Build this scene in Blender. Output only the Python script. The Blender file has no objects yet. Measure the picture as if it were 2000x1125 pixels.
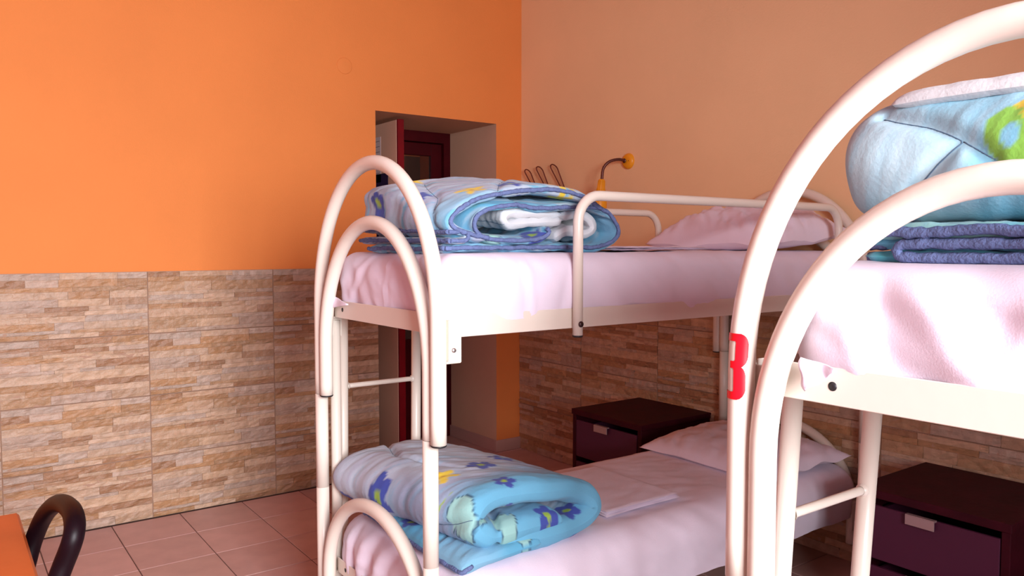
import bpy, math, random
import numpy as np
from mathutils import Vector, Matrix

random.seed(7)
PI = math.pi
scene = bpy.context.scene
COL = scene.collection

# ------------------------------------------------------------------ camera, sky, light, exposure
CAM_H = 1.43
cam_data = bpy.data.cameras.new('camera')
cam = bpy.data.objects.new('camera', cam_data)
COL.objects.link(cam)
cam_data.sensor_fit = 'HORIZONTAL'
cam_data.sensor_width = 36.0
cam_data.lens = 36.0 * 1535.0 / 2000.0
cam_data.clip_start = 0.02
cam.location = (0, 0, CAM_H)
cam.rotation_euler = (math.radians(90 - 3.04), 0, math.radians(53.8 - 90))
scene.camera = cam

world = bpy.data.worlds.new('sky')
scene.world = world
world.use_nodes = True
bg = world.node_tree.nodes['Background']
bg.inputs[0].default_value = (0.95, 0.97, 1.0, 1)
bg.inputs[1].default_value = 1.0

def area(name, loc, rot, sx, sy, power, color, spread=180):
    l = bpy.data.lights.new(name, 'AREA')
    l.shape = 'RECTANGLE'; l.size = sx; l.size_y = sy
    l.energy = power; l.color = color
    o = bpy.data.objects.new(name, l)
    l.spread = math.radians(spread)
    o.location = loc; o.rotation_euler = rot
    COL.objects.link(o)
    return o

# daylight coming through the window in the wall behind the camera
WIN_X0, WIN_X1, WIN_Z0, WIN_Z1 = -0.45, 1.00, 1.05, 2.55
YF = -1.30
area('window_daylight', ((WIN_X0 + WIN_X1) / 2, YF - 0.40, (WIN_Z0 + WIN_Z1) / 2), (math.radians(90 - 15), 0, math.radians(4)),
     WIN_X1 - WIN_X0, WIN_Z1 - WIN_Z0, 117.0, (0.95, 0.95, 1.0), spread=120)

vs = scene.view_settings
vs.view_transform = 'Standard'
vs.look = 'None'
vs.gamma = 1.0
vs.use_curve_mapping = False
vs.exposure = 0.75
scene.cycles.max_bounces = 10
scene.cycles.diffuse_bounces = 6
scene.cycles.use_denoising = True

# ------------------------------------------------------------------ helpers
def s2l(r, g, b):
    def f(c):
        c /= 255.0
        return c / 12.92 if c <= 0.04045 else ((c + 0.055) / 1.055) ** 2.4
    return (f(r), f(g), f(b), 1.0)

def mat(name, color, rough=0.5, metal=0.0, spec=0.5, bump=0.0, bscale=60.0, var=0.0, vscale=3.0, coat=0.0, attr=None, objcol=False, sheen=0.0, specks=0.0):
    m = bpy.data.materials.new(name)
    m.use_nodes = True
    nt = m.node_tree
    b = nt.nodes['Principled BSDF']
    b.inputs['Roughness'].default_value = rough
    b.inputs['Metallic'].default_value = metal
    b.inputs['Specular IOR Level'].default_value = spec
    b.inputs['Coat Weight'].default_value = coat
    if sheen:
        b.inputs['Sheen Weight'].default_value = sheen
    tc = nt.nodes.new('ShaderNodeTexCoord')
    src = None
    if attr:
        a = nt.nodes.new('ShaderNodeAttribute'); a.attribute_name = attr
        src = a.outputs['Color']
    elif objcol:
        a = nt.nodes.new('ShaderNodeObjectInfo'); src = a.outputs['Color']
    if var > 0:
        n = nt.nodes.new('ShaderNodeTexNoise'); n.inputs['Scale'].default_value = vscale
        n.inputs['Detail'].default_value = 5
        nt.links.new(tc.outputs['Object'], n.inputs['Vector'])
        r = nt.nodes.new('ShaderNodeMapRange')
        r.inputs[1].default_value = 0.3; r.inputs[2].default_value = 0.7
        r.inputs[3].default_value = 1 - var; r.inputs[4].default_value = 1 + var
        nt.links.new(n.outputs['Fac'], r.inputs[0])
        mx = nt.nodes.new('ShaderNodeMix'); mx.data_type = 'RGBA'; mx.blend_type = 'MULTIPLY'
        mx.inputs[0].default_value = 1.0
        if src: nt.links.new(src, mx.inputs[6])
        else: mx.inputs[6].default_value = color
        nt.links.new(r.outputs[0], mx.inputs[7])
        src = mx.outputs[2]
    if specks > 0:
        v = nt.nodes.new('ShaderNodeTexNoise'); v.inputs['Scale'].default_value = 190
        v.inputs['Detail'].default_value = 1
        nt.links.new(tc.outputs['Object'], v.inputs['Vector'])
        v2 = nt.nodes.new('ShaderNodeTexNoise'); v2.inputs['Scale'].default_value = 5
        nt.links.new(tc.outputs['Object'], v2.inputs['Vector'])
        ad = nt.nodes.new('ShaderNodeMath'); ad.operation = 'MULTIPLY'
        nt.links.new(v.outputs['Fac'], ad.inputs[0]); nt.links.new(v2.outputs['Fac'], ad.inputs[1])
        r = nt.nodes.new('ShaderNodeMapRange')
        r.inputs[1].default_value = 0.455; r.inputs[2].default_value = 0.475
        nt.links.new(ad.outputs[0], r.inputs[0])
        mx = nt.nodes.new('ShaderNodeMix'); mx.data_type = 'RGBA'
        nt.links.new(r.outputs[0], mx.inputs[0])
        if src: nt.links.new(src, mx.inputs[6])
        else: mx.inputs[6].default_value = color
        mx.inputs[7].default_value = (0.05, 0.04, 0.04, 1)
        src = mx.outputs[2]
    if src: nt.links.new(src, b.inputs['Base Color'])
    else: b.inputs['Base Color'].default_value = color
    if bump > 0:
        n = nt.nodes.new('ShaderNodeTexNoise'); n.inputs['Scale'].default_value = bscale
        n.inputs['Detail'].default_value = 4
        nt.links.new(tc.outputs['Object'], n.inputs['Vector'])
        bp = nt.nodes.new('ShaderNodeBump'); bp.inputs['Strength'].default_value = bump
        bp.inputs['Distance'].default_value = 0.01
        nt.links.new(n.outputs['Fac'], bp.inputs['Height'])
        nt.links.new(bp.outputs[0], b.inputs['Normal'])
    return m

M = {}
M['orange'] = mat('orange_paint', (0.74, 0.245, 0.062, 1), 0.75, spec=0.25, bump=0.12, bscale=120, var=0.03, vscale=2)
M['tan'] = mat('tan_paint', (0.83, 0.57, 0.32, 1), 0.75, spec=0.25, bump=0.10, bscale=120, var=0.03, vscale=2)
M['cream'] = mat('cream_paint', (0.62, 0.40, 0.27, 1), 0.8, spec=0.2, bump=0.1, bscale=90, var=0.04)
M['rose'] = mat('rose_bounce_tint', (0.64, 0.33, 0.38, 1), 0.8, spec=0.2, bump=0.1, bscale=90)  # for the unseen walls; rose chosen to tint the bounced light
M['ceil'] = mat('ceiling_paint', (0.60, 0.40, 0.40, 1), 0.85, spec=0.2)
M['stone'] = mat('ledge_stone', (0.5, 0.35, 0.25, 1), 0.5, spec=0.45, bump=0.75, bscale=34, attr='col', var=0.12, vscale=30)
M['grout'] = mat('grout', (0.13, 0.075, 0.060, 1), 0.9, spec=0.2)
M['tilebase'] = mat('stone_tile_body', (0.40, 0.25, 0.17, 1), 0.7, spec=0.3)
M['floor'] = mat('floor_tile', (0.40, 0.235, 0.205, 1), 0.38, spec=0.4, objcol=True, var=0.08, vscale=9, bump=0.04, bscale=25)
M['skirt'] = mat('skirting', (0.47, 0.29, 0.25, 1), 0.45, var=0.06)
M['white'] = mat('white_enamel', (0.72, 0.645, 0.555, 1), 0.33, spec=0.5, bump=0.02, bscale=40, specks=0.0)
M['cap'] = mat('black_plastic', (0.012, 0.010, 0.011, 1), 0.45)
M['bolt'] = mat('dark_bolt', (0.06, 0.035, 0.035, 1), 0.35, metal=0.7)
M['steel'] = mat('steel', (0.55, 0.50, 0.48, 1), 0.35, metal=0.9)
M['sheet'] = mat('white_cotton', (0.76, 0.68, 0.785, 1), 0.85, spec=0.15, bump=0.08, bscale=300, sheen=0.1)
M['quilt'] = mat('printed_quilt', (0.3, 0.6, 0.8, 1), 0.85, spec=0.12, bump=0.10, bscale=160, attr='col', sheen=0.1)
M['piping'] = mat('blue_piping', (0.125, 0.165, 0.32, 1), 0.85, spec=0.1, bump=0.5, bscale=140, var=0.15, vscale=60)
M['stitch'] = mat('seam_shadow_thread', (0.10, 0.17, 0.25, 1), 0.9, spec=0.1)
M['maroon'] = mat('maroon_door_shaded', (0.055, 0.0010, 0.0035, 1), 0.5, spec=0.15, bump=0.06, bscale=60, var=0.15, vscale=8)  # door maroon with the doorway's shade put into its base colour
M['maroon_edge'] = mat('maroon_edge_lit', (0.16, 0.0015, 0.006, 1), 0.5, spec=0.2, var=0.15, vscale=8)  # same door maroon, coloured brighter for the lit leaf edge
M['doorface'] = mat('pale_door_face', (0.70, 0.42, 0.30, 1), 0.6, spec=0.3, var=0.05)
M['wood_dark'] = mat('dark_wenge', (0.035, 0.0025, 0.007, 1), 0.55, spec=0.12, bump=0.06, bscale=50, var=0.25, vscale=12)
M['frost'] = mat('frosted_drawer_front', (0.070, 0.014, 0.036, 1), 0.45, spec=0.2)
M['handle'] = mat('dull_metal_handle', (0.36, 0.24, 0.24, 1), 0.35, metal=0.3)
M['yellow'] = mat('yellow_plastic', (0.80, 0.33, 0.012, 1), 0.4, spec=0.45)
M['bronze'] = mat('bronze_gooseneck', (0.12, 0.040, 0.032, 1), 0.35, metal=0.6)
M['hookwire'] = mat('brown_wire', (0.17, 0.040, 0.028, 1), 0.4, metal=0.3)
M['tablewood'] = mat('orange_wood', (0.50, 0.105, 0.022, 1), 0.42, bump=0.03, bscale=40, var=0.10, vscale=6)
M['chairdark'] = mat('dark_stained_wood', (0.006, 0.0012, 0.003, 1), 0.45, spec=0.16, var=0.2, vscale=14)
M['red'] = mat('red_vinyl', (0.80, 0.002, 0.012, 1), 0.35)
M['paper'] = mat('paper', (0.68, 0.55, 0.55, 1), 0.7)
M['poster'] = mat('dark_poster', (0.028, 0.014, 0.060, 1), 0.5)
M['ink'] = mat('ink', (0.10, 0.08, 0.09, 1), 0.8)
M['hallwall'] = mat('hall_paint', (0.62, 0.16, 0.03, 1), 0.8)
M['halldark'] = mat('hall_wall_dark', (0.030, 0.008, 0.008, 1), 0.8)  # dark colour of the hall wall below the orange band
g = bpy.data.materials.new('door_glass'); g.use_nodes = True
nt = g.node_tree; nt.nodes.clear()
o_ = nt.nodes.new('ShaderNodeOutputMaterial'); mx_ = nt.nodes.new('ShaderNodeMixShader')
tr_ = nt.nodes.new('ShaderNodeBsdfTransparent'); gl_ = nt.nodes.new('ShaderNodeBsdfGlossy')
tr_.inputs[0].default_value = (0.75, 0.70, 0.68, 1); gl_.inputs['Roughness'].default_value = 0.05
mx_.inputs[0].default_value = 0.07
nt.links.new(tr_.outputs[0], mx_.inputs[1]); nt.links.new(gl_.outputs[0], mx_.inputs[2]); nt.links.new(mx_.outputs[0], o_.inputs[0])
M['glass'] = g

class Noise:
    def __init__(self, seed):
        self.t = np.random.RandomState(seed).rand(64, 64, 64).astype(np.float64) * 2 - 1
    def __call__(self, x, y, z=0.0):
        x, y, z = np.broadcast_arrays(np.asarray(x, float), np.asarray(y, float), np.asarray(z, float))
        xi = np.floor(x).astype(int); yi = np.floor(y).astype(int); zi = np.floor(z).astype(int)
        fx = x - xi; fy = y - yi; fz = z - zi
        fx = fx * fx * (3 - 2 * fx); fy = fy * fy * (3 - 2 * fy); fz = fz * fz * (3 - 2 * fz)
        T = self.t
        def g(a, b, c): return T[(xi + a) & 63, (yi + b) & 63, (zi + c) & 63]
        c00 = g(0,0,0) * (1-fx) + g(1,0,0) * fx; c10 = g(0,1,0) * (1-fx) + g(1,1,0) * fx
        c01 = g(0,0,1) * (1-fx) + g(1,0,1) * fx; c11 = g(0,1,1) * (1-fx) + g(1,1,1) * fx
        return (c00 * (1-fy) + c10 * fy) * (1-fz) + (c01 * (1-fy) + c11 * fy) * fz
NZ = Noise(3)
def fbm(x, y, z=0.0, o=3):
    s = 0; a = 1.0; f = 1.0
    for k in range(o):
        s = s + a * NZ(np.asarray(x) * f + 11.3 * k, np.asarray(y) * f + 5.1 * k, np.asarray(z) * f); a *= 0.5; f *= 2.03
    return s

class MB:
    """collects vertices and faces of one mesh"""
    def __init__(self):
        self.v = []; self.f = []; self.mi = []; self.sm = []; self.col = []
    def add(self, vs, fs, mi=0, smooth=False, col=None):
        k = len(self.v)
        self.v.extend([tuple(p) for p in vs])
        for f in fs:
            self.f.append(tuple(i + k for i in f)); self.mi.append(mi); self.sm.append(smooth)
        if col is not None: self.col.extend([col] * len(vs))
    def box(self, x0, x1, y0, y1, z0, z1, mi=0, bev=0.0, rot=None, org=None):
        if bev > 0:
            vs = []; b = bev
            # chamfered box: 24 vertices
            P = []
            for sx in (0, 1):
                for sy in (0, 1):
                    for sz in (0, 1):
                        cx, cy, cz = (x0, x1)[sx], (y0, y1)[sy], (z0, z1)[sz]
                        ix, iy, iz = (b, -b)[sx], (b, -b)[sy], (b, -b)[sz]
                        P += [(cx, cy + iy, cz + iz), (cx + ix, cy, cz + iz), (cx + ix, cy + iy, cz)]
            def I(sx, sy, sz, k): return (sx * 4 + sy * 2 + sz) * 3 + k
            F = []
            for s in (0, 1):
                F.append([I(s,0,0,0), I(s,1,0,0), I(s,1,1,0), I(s,0,1,0)][::(1 if s else -1)])
                F.append([I(0,s,0,1), I(1,s,0,1), I(1,s,1,1), I(0,s,1,1)][::(-1 if s else 1)])
                F.append([I(0,0,s,2), I(1,0,s,2), I(1,1,s,2), I(0,1,s,2)][::(1 if s else -1)])
            for a in (0, 1):
                for c in (0, 1):
                    F.append([I(a,c,0,0), I(a,c,1,0), I(a,c,1,1), I(a,c,0,1)][::(1 if a == c else -1)])
                    F.append([I(a,0,c,0), I(a,1,c,0), I(a,1,c,2), I(a,0,c,2)][::(-1 if a == c else 1)])
                    F.append([I(0,a,c,1), I(1,a,c,1), I(1,a,c,2), I(0,a,c,2)][::(1 if a == c else -1)])
            for sx in (0, 1):
                for sy in (0, 1):
                    for sz in (0, 1):
                        F.append([I(sx,sy,sz,0), I(sx,sy,sz,1), I(sx,sy,sz,2)][::(1 if (sx + sy + sz) % 2 else -1)])
            vs, fs = P, F
        else:
            vs = [(x0,y0,z0),(x1,y0,z0),(x1,y1,z0),(x0,y1,z0),(x0,y0,z1),(x1,y0,z1),(x1,y1,z1),(x0,y1,z1)]
            fs = [(3,2,1,0),(4,5,6,7),(0,1,5,4),(1,2,6,5),(2,3,7,6),(3,0,4,7)]
        if rot is not None:
            o = Vector(org or (0,0,0))
            vs = [tuple(rot @ (Vector(p) - o) + o) for p in vs]
        self.add(vs, fs, mi)
    def tube(self, pts, r, seg=16, mi=0, closed=False, cap=True, flat=1.0):
        P = [Vector(p) for p in pts]; n = len(P)
        rr = r if isinstance(r, (list, tuple)) else [r] * n
        t0 = (P[1] - P[0]).normalized()
        ref = Vector((0,0,1)) if abs(t0.z) < 0.9 else Vector((1,0,0))
        u = t0.cross(ref).normalized()
        vs = []
        for i in range(n):
            if closed: t = (P[(i+1) % n] - P[i-1]).normalized()
            elif i == 0: t = t0
            elif i == n - 1: t = (P[-1] - P[-2]).normalized()
            else: t = ((P[i+1] - P[i]).normalized() + (P[i] - P[i-1]).normalized()).normalized()
            u = (u - t * u.dot(t)).normalized(); w = t.cross(u)
            for k in range(seg):
                a = 2 * PI * k / seg
                vs.append(P[i] + (u * math.cos(a) + w * math.sin(a) * flat) * rr[i])
        fs = []
        for i in range(n if closed else n - 1):
            j = (i + 1) % n
            for k in range(seg):
                k2 = (k + 1) % seg
                fs.append((i*seg+k, i*seg+k2, j*seg+k2, j*seg+k))
        self.add(vs, fs, mi, True)
        if cap and not closed:
            base = len(self.v) - n * seg
            self.f.append(tuple(base + k for k in range(seg))[::-1]); self.mi.append(mi); self.sm.append(False)
            self.f.append(tuple(base + (n-1)*seg + k for k in range(seg))); self.mi.append(mi); self.sm.append(False)
    def lathe(self, prof, org, axis=(0,0,1), seg=32, mi=0, smooth=True):
        ax = Vector(axis).normalized()
        u = ax.cross(Vector((0,0,1)) if abs(ax.z) < 0.9 else Vector((1,0,0))).normalized(); w = ax.cross(u)
        vs = []; fs = []
        for (r, h) in prof:
            for k in range(seg):
                a = 2*PI*k/seg
                vs.append(Vector(org) + ax*h + (u*math.cos(a) + w*math.sin(a))*r)
        for i in range(len(prof)-1):
            for k in range(seg):
                k2 = (k+1) % seg
                fs.append((i*seg+k, i*seg+k2, (i+1)*seg+k2, (i+1)*seg+k))
        self.add(vs, fs, mi, smooth)
    def grid(self, P, mi=0, smooth=True, flip=False):
        P = np.asarray(P); a, b = P.shape[:2]
        fs = []
        for i in range(a-1):
            for j in range(b-1):
                q = (i*b+j, (i+1)*b+j, (i+1)*b+j+1, i*b+j+1)
                fs.append(q[::-1] if flip else q)
        self.add(P.reshape(-1, 3), fs, mi, smooth)
    def build(self, name, mats, parent=None, loc=None):
        me = bpy.data.meshes.new(name)
        me.from_pydata(self.v, [], self.f)
        if not isinstance(mats, (list, tuple)): mats = [mats]
        for m in mats: me.materials.append(m)
        me.polygons.foreach_set('material_index', self.mi)
        me.polygons.foreach_set('use_smooth', self.sm)
        if self.col:
            a = me.color_attributes.new('col', 'FLOAT_COLOR', 'POINT')
            a.data.foreach_set('color', np.array(self.col, dtype=np.float32).ravel())
        me.update()
        o = bpy.data.objects.new(name, me); COL.objects.link(o)
        if parent: o.parent = parent
        if loc: o.location = loc
        return o

def npmesh(name, V, F, material, parent=None, col=None, smooth=True):
    me = bpy.data.meshes.new(name)
    V = np.asarray(V, np.float32); F = np.asarray(F, np.int32)
    me.vertices.add(len(V)); me.vertices.foreach_set('co', V.ravel())
    me.loops.add(F.size); me.loops.foreach_set('vertex_index', F.ravel())
    me.polygons.add(len(F)); me.polygons.foreach_set('loop_start', np.arange(0, F.size, 4, dtype=np.int32))
    me.polygons.foreach_set('loop_total', np.full(len(F), 4, np.int32))
    me.polygons.foreach_set('use_smooth', np.full(len(F), smooth, bool))
    me.materials.append(material)
    me.update(calc_edges=True); me.validate()
    if col is not None:
        a = me.color_attributes.new('col', 'FLOAT_COLOR', 'POINT')
        a.data.foreach_set('color', np.asarray(col, np.float32).ravel())
    o = bpy.data.objects.new(name, me); COL.objects.link(o)
    if parent: o.parent = parent
    return o

def tag(o, label, cat, group=None):
    o['label'] = label; o['category'] = cat
    if group: o['group'] = group
    return o
def struct(o, label=None):
    o['kind'] = 'structure'
    if label: o['label'] = label
    return o
def empty(name, loc=(0,0,0), rz=0.0):
    o = bpy.data.objects.new(name, None); COL.objects.link(o)
    o.empty_display_size = 0.05
    o.location = loc; o.rotation_euler = (0,0,rz)
    return o
def settle(root, base):
    """move an Empty from the world origin to its base, keeping its parts where they are"""
    root.location = base
    for c in root.children:
        c.location = c.location - Vector(base)
def smooth_path(pts, step, closed=False):
    P = np.array(pts, float)
    n = len(P); out = []
    for i in range(n - 1):
        p0 = P[max(i-1,0)]; p1 = P[i]; p2 = P[i+1]; p3 = P[min(i+2,n-1)]
        for t in np.linspace(0, 1, 24, endpoint=False):
            out.append(0.5*((2*p1)+(-p0+p2)*t+(2*p0-5*p1+4*p2-p3)*t*t+(-p0+3*p1-3*p2+p3)*t**3))
    out.append(P[-1]); out = np.array(out)
    d = np.r_[0, np.cumsum(np.linalg.norm(np.diff(out, axis=0), axis=1))]
    k = max(3, int(round(d[-1]/step)) + 1)
    s = np.linspace(0, d[-1], k)
    return np.stack([np.interp(s, d, out[:, c]) for c in range(out.shape[1])], 1), s

# ------------------------------------------------------------------ setting
XW, YW, ZC = 3.32, 4.425, 3.25        # tan head wall, orange wall, ceiling
XR = -1.70                            # wall behind the camera on the left
OX0, OX1, OZ = 2.20, 3.105, 2.262     # doorway in the orange wall
YD = 5.03                             # plane of the door frame
WT = 1.300                            # top of the stone wainscot

b = MB()
b.box(XR, OX0, YW, YD, 0, ZC)
b.box(OX1, XW + 0.02, YW, YD, 0, ZC)
b.box(OX0, OX1, YW, YD, OZ, ZC)
for i, f in enumerate(b.f):
    vs_ = [Vector(b.v[k]) for k in f]
    n = (vs_[1]-vs_[0]).cross(vs_[2]-vs_[1])
    b.mi[i] = 0 if abs(n.y) > abs(n.x) + abs(n.z) else 1
wall_left = struct(b.build('wall_left', [M['orange'], M['cream']]), 'bright orange painted wall with a deep doorway and a stone tile wainscot')
b = MB(); b.box(XW, XW + 0.2, YF - 0.45, YW + 0.02, 0, ZC)
wall_right = struct(b.build('wall_right', M['tan']), 'tan painted wall at the head of the bunk beds')
b = MB(); b.box(XR - 0.2, XR, YF - 0.45, YD, 0, ZC)
struct(b.build('wall_rear', M['rose']), 'unseen wall behind the camera, rose to tint the bounced light')
b = MB()
b.box(XR, WIN_X0, YF - 0.45, YF, 0, ZC); b.box(WIN_X1, XW, YF - 0.45, YF, 0, ZC)
b.box(WIN_X0, WIN_X1, YF - 0.45, YF, 0, WIN_Z0); b.box(WIN_X0, WIN_X1, YF - 0.45, YF, WIN_Z1, ZC)
struct(b.build('wall_front', M['rose']), 'unseen wall with the window, rose to tint the bounced light')
b = MB()
fw = 0.05
b.box(WIN_X0, WIN_X0+fw, YF-0.37, YF-0.31, WIN_Z0, WIN_Z1); b.box(WIN_X1-fw, WIN_X1, YF-0.37, YF-0.31, WIN_Z0, WIN_Z1)
b.box(WIN_X0, WIN_X1, YF-0.37, YF-0.31, WIN_Z0, WIN_Z0+fw); b.box(WIN_X0, WIN_X1, YF-0.37, YF-0.31, WIN_Z1-fw, WIN_Z1)
xm = (WIN_X0+WIN_X1)/2
b.box(xm-0.03, xm+0.03, YF-0.37, YF-0.31, WIN_Z0, WIN_Z1)
struct(b.build('window_1', M['white']), 'white window frame')
b = MB(); b.box(XR, XW + 0.2, YF - 0.45, YD + 1.7, ZC, ZC + 0.1)
struct(b.build('ceiling', M['ceil']), 'pale ceiling')

# floor: grout bed with one object per tile
b = MB(); b.box(XR, XW, YF, YD + 1.6, -0.06, -0.004)
floor = struct(b.build('floor', M['grout']), 'pinkish brown square ceramic floor tiles')
TX, TY = 0.3300, 0.3375
tm = MB()
tm.box(-TX/2 + 0.0022, TX/2 - 0.0022, -TY/2 + 0.0022, TY/2 - 0.0022, -0.006, 0.0, bev=0.0016)
tile_mesh = None
kx0 = int(math.floor((XR - 0.68)/TX)); ky0 = int(math.floor((YF - 4.055)/TY))
nfl = 0
for ix in range(kx0, 9):
    for iy in range(ky0, 4):
        cx = 0.68 + TX*(ix + 0.5); cy = 4.055 + TY*(iy + 0.5)
        if cx - TX/2 < XR or cx + TX/2 > XW + 0.1 or cy - TY/2 < 0.2: continue
        if cx < -1.0: continue
        if cy + TY/2 > YW + 0.03 and not (OX0 - 0.1 < cx < OX1 + 0.1): continue
        if tile_mesh is None:
            o = tm.build('floor_tile', M['floor'], floor); tile_mesh = o.data
        else:
            o = bpy.data.objects.new('floor_tile', tile_mesh); COL.objects.link(o); o.parent = floor
        o.location = (cx, cy, random.uniform(-0.0006, 0.0))
        k = random.uniform(0.92, 1.07)
        o.color = (0.50*k, 0.31*k*random.uniform(0.97, 1.03), 0.275*k, 1)

# stone-faced wall tiles: each tile a body with its own split-face stones
TW, TH = 0.66, WT/4.0
STC = [(0.60,0.43,0.29),(0.57,0.40,0.27),(0.62,0.46,0.33),(0.52,0.34,0.20),(0.50,0.30,0.155),(0.43,0.25,0.14),(0.56,0.43,0.34),(0.55,0.44,0.36),(0.60,0.44,0.31),(0.46,0.30,0.19)]
def tile_design(seed):
    R = random.Random(seed)
    rows = []; z = 0.003
    hs = [R.choice([0.016, 0.022, 0.030, 0.036, 0.042]) for _ in range(11)]
    k = (TH - 0.006) / sum(hs)
    stones = []
    for h in hs:
        h *= k; x = 0.0025
        while x < TW - 0.004:
            w = R.uniform(0.10, 0.33)
            if TW - 0.0025 - (x + w) < 0.08: w = TW - 0.0025 - x
            c = R.choice(STC); q = R.uniform(0.90, 1.08)
            stones.append((x, z, w, h, R.uniform(0.0058, 0.0112), (c[0]*q*0.76, c[1]*q*0.71, c[2]*q*0.66, 1), R.random()*99))
            x += w
        z += h
    return stones
def add_stone(b, s):
    x, z, w, h, d, c, sd = s
    nx = max(4, int(w/0.028)); nz = 3
    u = np.linspace(0, 1, nx + 1); v = np.linspace(0, 1, nz + 1)
    U, V = np.meshgrid(u, v, indexing='ij')
    X = x + 0.0006 + U*(w - 0.0012)
    Z = z + 0.0004 + V*(h - 0.0008)
    rough = 0.0030 * fbm(X*38 + sd, Z*70 + sd, 0.0, 2)
    edge = np.minimum(np.minimum(U*w, (1-U)*w), np.minimum(V*h, (1-V)*h))
    Y = -(d + rough)
    jit = np.where((V > 0.01) & (V < 0.99), 0.0025*NZ(X*40 + sd, Z*40, 7.0), 0.0)
    Z = Z + jit
    P = np.stack([X, Y, Z], -1)
    k0 = len(b.v)
    b.grid(P, smooth=False)
    b.col.extend([c]*((nx+1)*(nz+1)))
    # sides down to the tile body
    idx = [(i, 0) for i in range(nx+1)] + [(nx, j) for j in range(1, nz+1)] + [(i, nz) for i in range(nx-1, -1, -1)] + [(0, j) for j in range(nz-1, 0, -1)]
    n = len(idx)
    ring = [P[i, j] for i, j in idx]; back = [(p[0], 0.0, p[2]) for p in ring]
    b.add(ring + back, [((t+1) % n, t, n+t, n+(t+1) % n)[::-1] for t in range(n)], 0, False)
    b.col.extend([c]*(2*n))
designs = [tile_design(s) for s in (5, 18, 31)]
stone_meshes = {}
joined_mesh = [None]*3
body = MB(); body.box(0.0006, TW - 0.0006, -0.0046, 0.010, 0.0008, TH - 0.0008)
body_mesh = [None]
n_ind = 0
def stone_tile(parent, org, rz, di, single, clip=None):
    global n_ind
    if body_mesh[0] is None:
        t = body.build('stone_tile', M['tilebase'], parent); body_mesh[0] = t.data
    else:
        t = bpy.data.objects.new('stone_tile', body_mesh[0]); COL.objects.link(t); t.parent = parent
    t.location = org; t.rotation_euler = (0, 0, rz)
    if single and n_ind + len(designs[di]) <= 300:
        for k, s in enumerate(designs[di]):
            if (di, k) not in stone_meshes:
                bb = MB(); add_stone(bb, s)
                o = bb.build('ledge_stone', M['stone'], t); stone_meshes[(di, k)] = o.data
            else:
                o = bpy.data.objects.new('ledge_stone', stone_meshes[(di, k)]); COL.objects.link(o); o.parent = t
            n_ind += 1
    else:
        if joined_mesh[di] is None:
            bb = MB()
            for s in designs[di]: add_stone(bb, s)
            o = bb.build('ledge_stones', M['stone'], t); joined_mesh[di] = o.data
        else:
            o = bpy.data.objects.new('ledge_stones', joined_mesh[di]); COL.objects.link(o); o.parent = t
        o['kind'] = 'stuff'
XJ = OX0 - 3*TW
for col in (0, 1, 2, -1):
    for row in range(4):
        stone_tile(wall_left, (XJ + col*TW, YW - 0.010, row*TH), 0, (col*2 + row) % 2 + (1 if col == 1 else 0) if col >= 0 else 2, col in (0, 1))
# the head wall carries the same tiles; local x runs along -Y
for col in range(7):
    for row in range(4):
        stone_tile(wall_right, (XW - 0.010, YW - 0.0 - col*TW, row*TH), -PI/2, (col + row) % 3, False)

# skirting at the doorway
b = MB(); b.box(OX1 - 0.012, XW, YW - 0.012, YW, 0, 0.082, bev=0.002); b.box(OX1 - 0.012, OX1, YW, YD, 0, 0.082, bev=0.002)
struct(b.build('baseboard_left', M['skirt']), 'pinkish tile skirting below the orange corner')

# door at the back of the doorway: maroon frame, one leaf open towards the room, one leaf closed
b = MB()
b.box(OX0, 2.40, YD, YD + 0.09, 0, OZ); b.box(OX1 - 0.055, OX1, YD - 0.01, YD + 0.09, 0, OZ)
b.box(2.40, OX1 - 0.055, YD - 0.01, YD + 0.09, OZ - 0.075, OZ)
door = struct(b.build('door_1', M['maroon']), 'dark red door frame at the back of the doorway')
b = MB(); b.box(2.400, 2.414, 4.535, YD, 0.012, 2.238)
leaf = b.build('open_leaf', M['doorface'], door)
b = MB(); b.box(2.402, 2.447, 4.515, 4.535, 0.012, 2.242, bev=0.003); b.box(2.414, 2.447, 4.535, YD, 0.012, 2.238)
e = b.build('leaf_edge', M['maroon_edge'], leaf); e['label'] = 'dark red edge of the open leaf'
b = MB()
LX0, LX1, LY = 2.60, OX1 - 0.055, YD + 0.02
b.box(LX0, LX0 + 0.07, LY, LY + 0.04, 0.01, OZ - 0.08, bev=0.004); b.box(LX1 - 0.09, LX1, LY, LY + 0.04, 0.01, OZ - 0.08, bev=0.004)
b.box(LX0 + 0.07, LX1 - 0.09, LY, LY + 0.04, OZ - 0.17, OZ - 0.08, bev=0.004); b.box(LX0 + 0.07, LX1 - 0.09, LY, LY + 0.04, 0.01, 0.75, bev=0.004)
leaf2 = b.build('closed_leaf', M['maroon'], door)
b = MB(); b.box(LX0 + 0.07, LX1 - 0.09, LY + 0.018, LY + 0.022, 0.75, OZ - 0.17)
b.build('glass_pane', M['glass'], leaf2)
b = MB()
b.box(OX0 - 0.3, OX1 + 0.6, YD + 1.5, YD + 1.6, 2.27, ZC); b.box(OX0 - 0.3, OX1 + 0.6, YD + 1.5, YD + 1.6, 0, 2.27, mi=1)
b.box(OX0 - 0.4, OX0 - 0.3, YD + 0.09, YD + 1.6, 0, ZC); b.box(OX1 + 0.6, OX1 + 0.7, YD + 0.09, YD + 1.6, 0, ZC)
struct(b.build('wall_hall', [M['hallwall'], M['halldark']]), 'dim hallway beyond the door')

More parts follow.
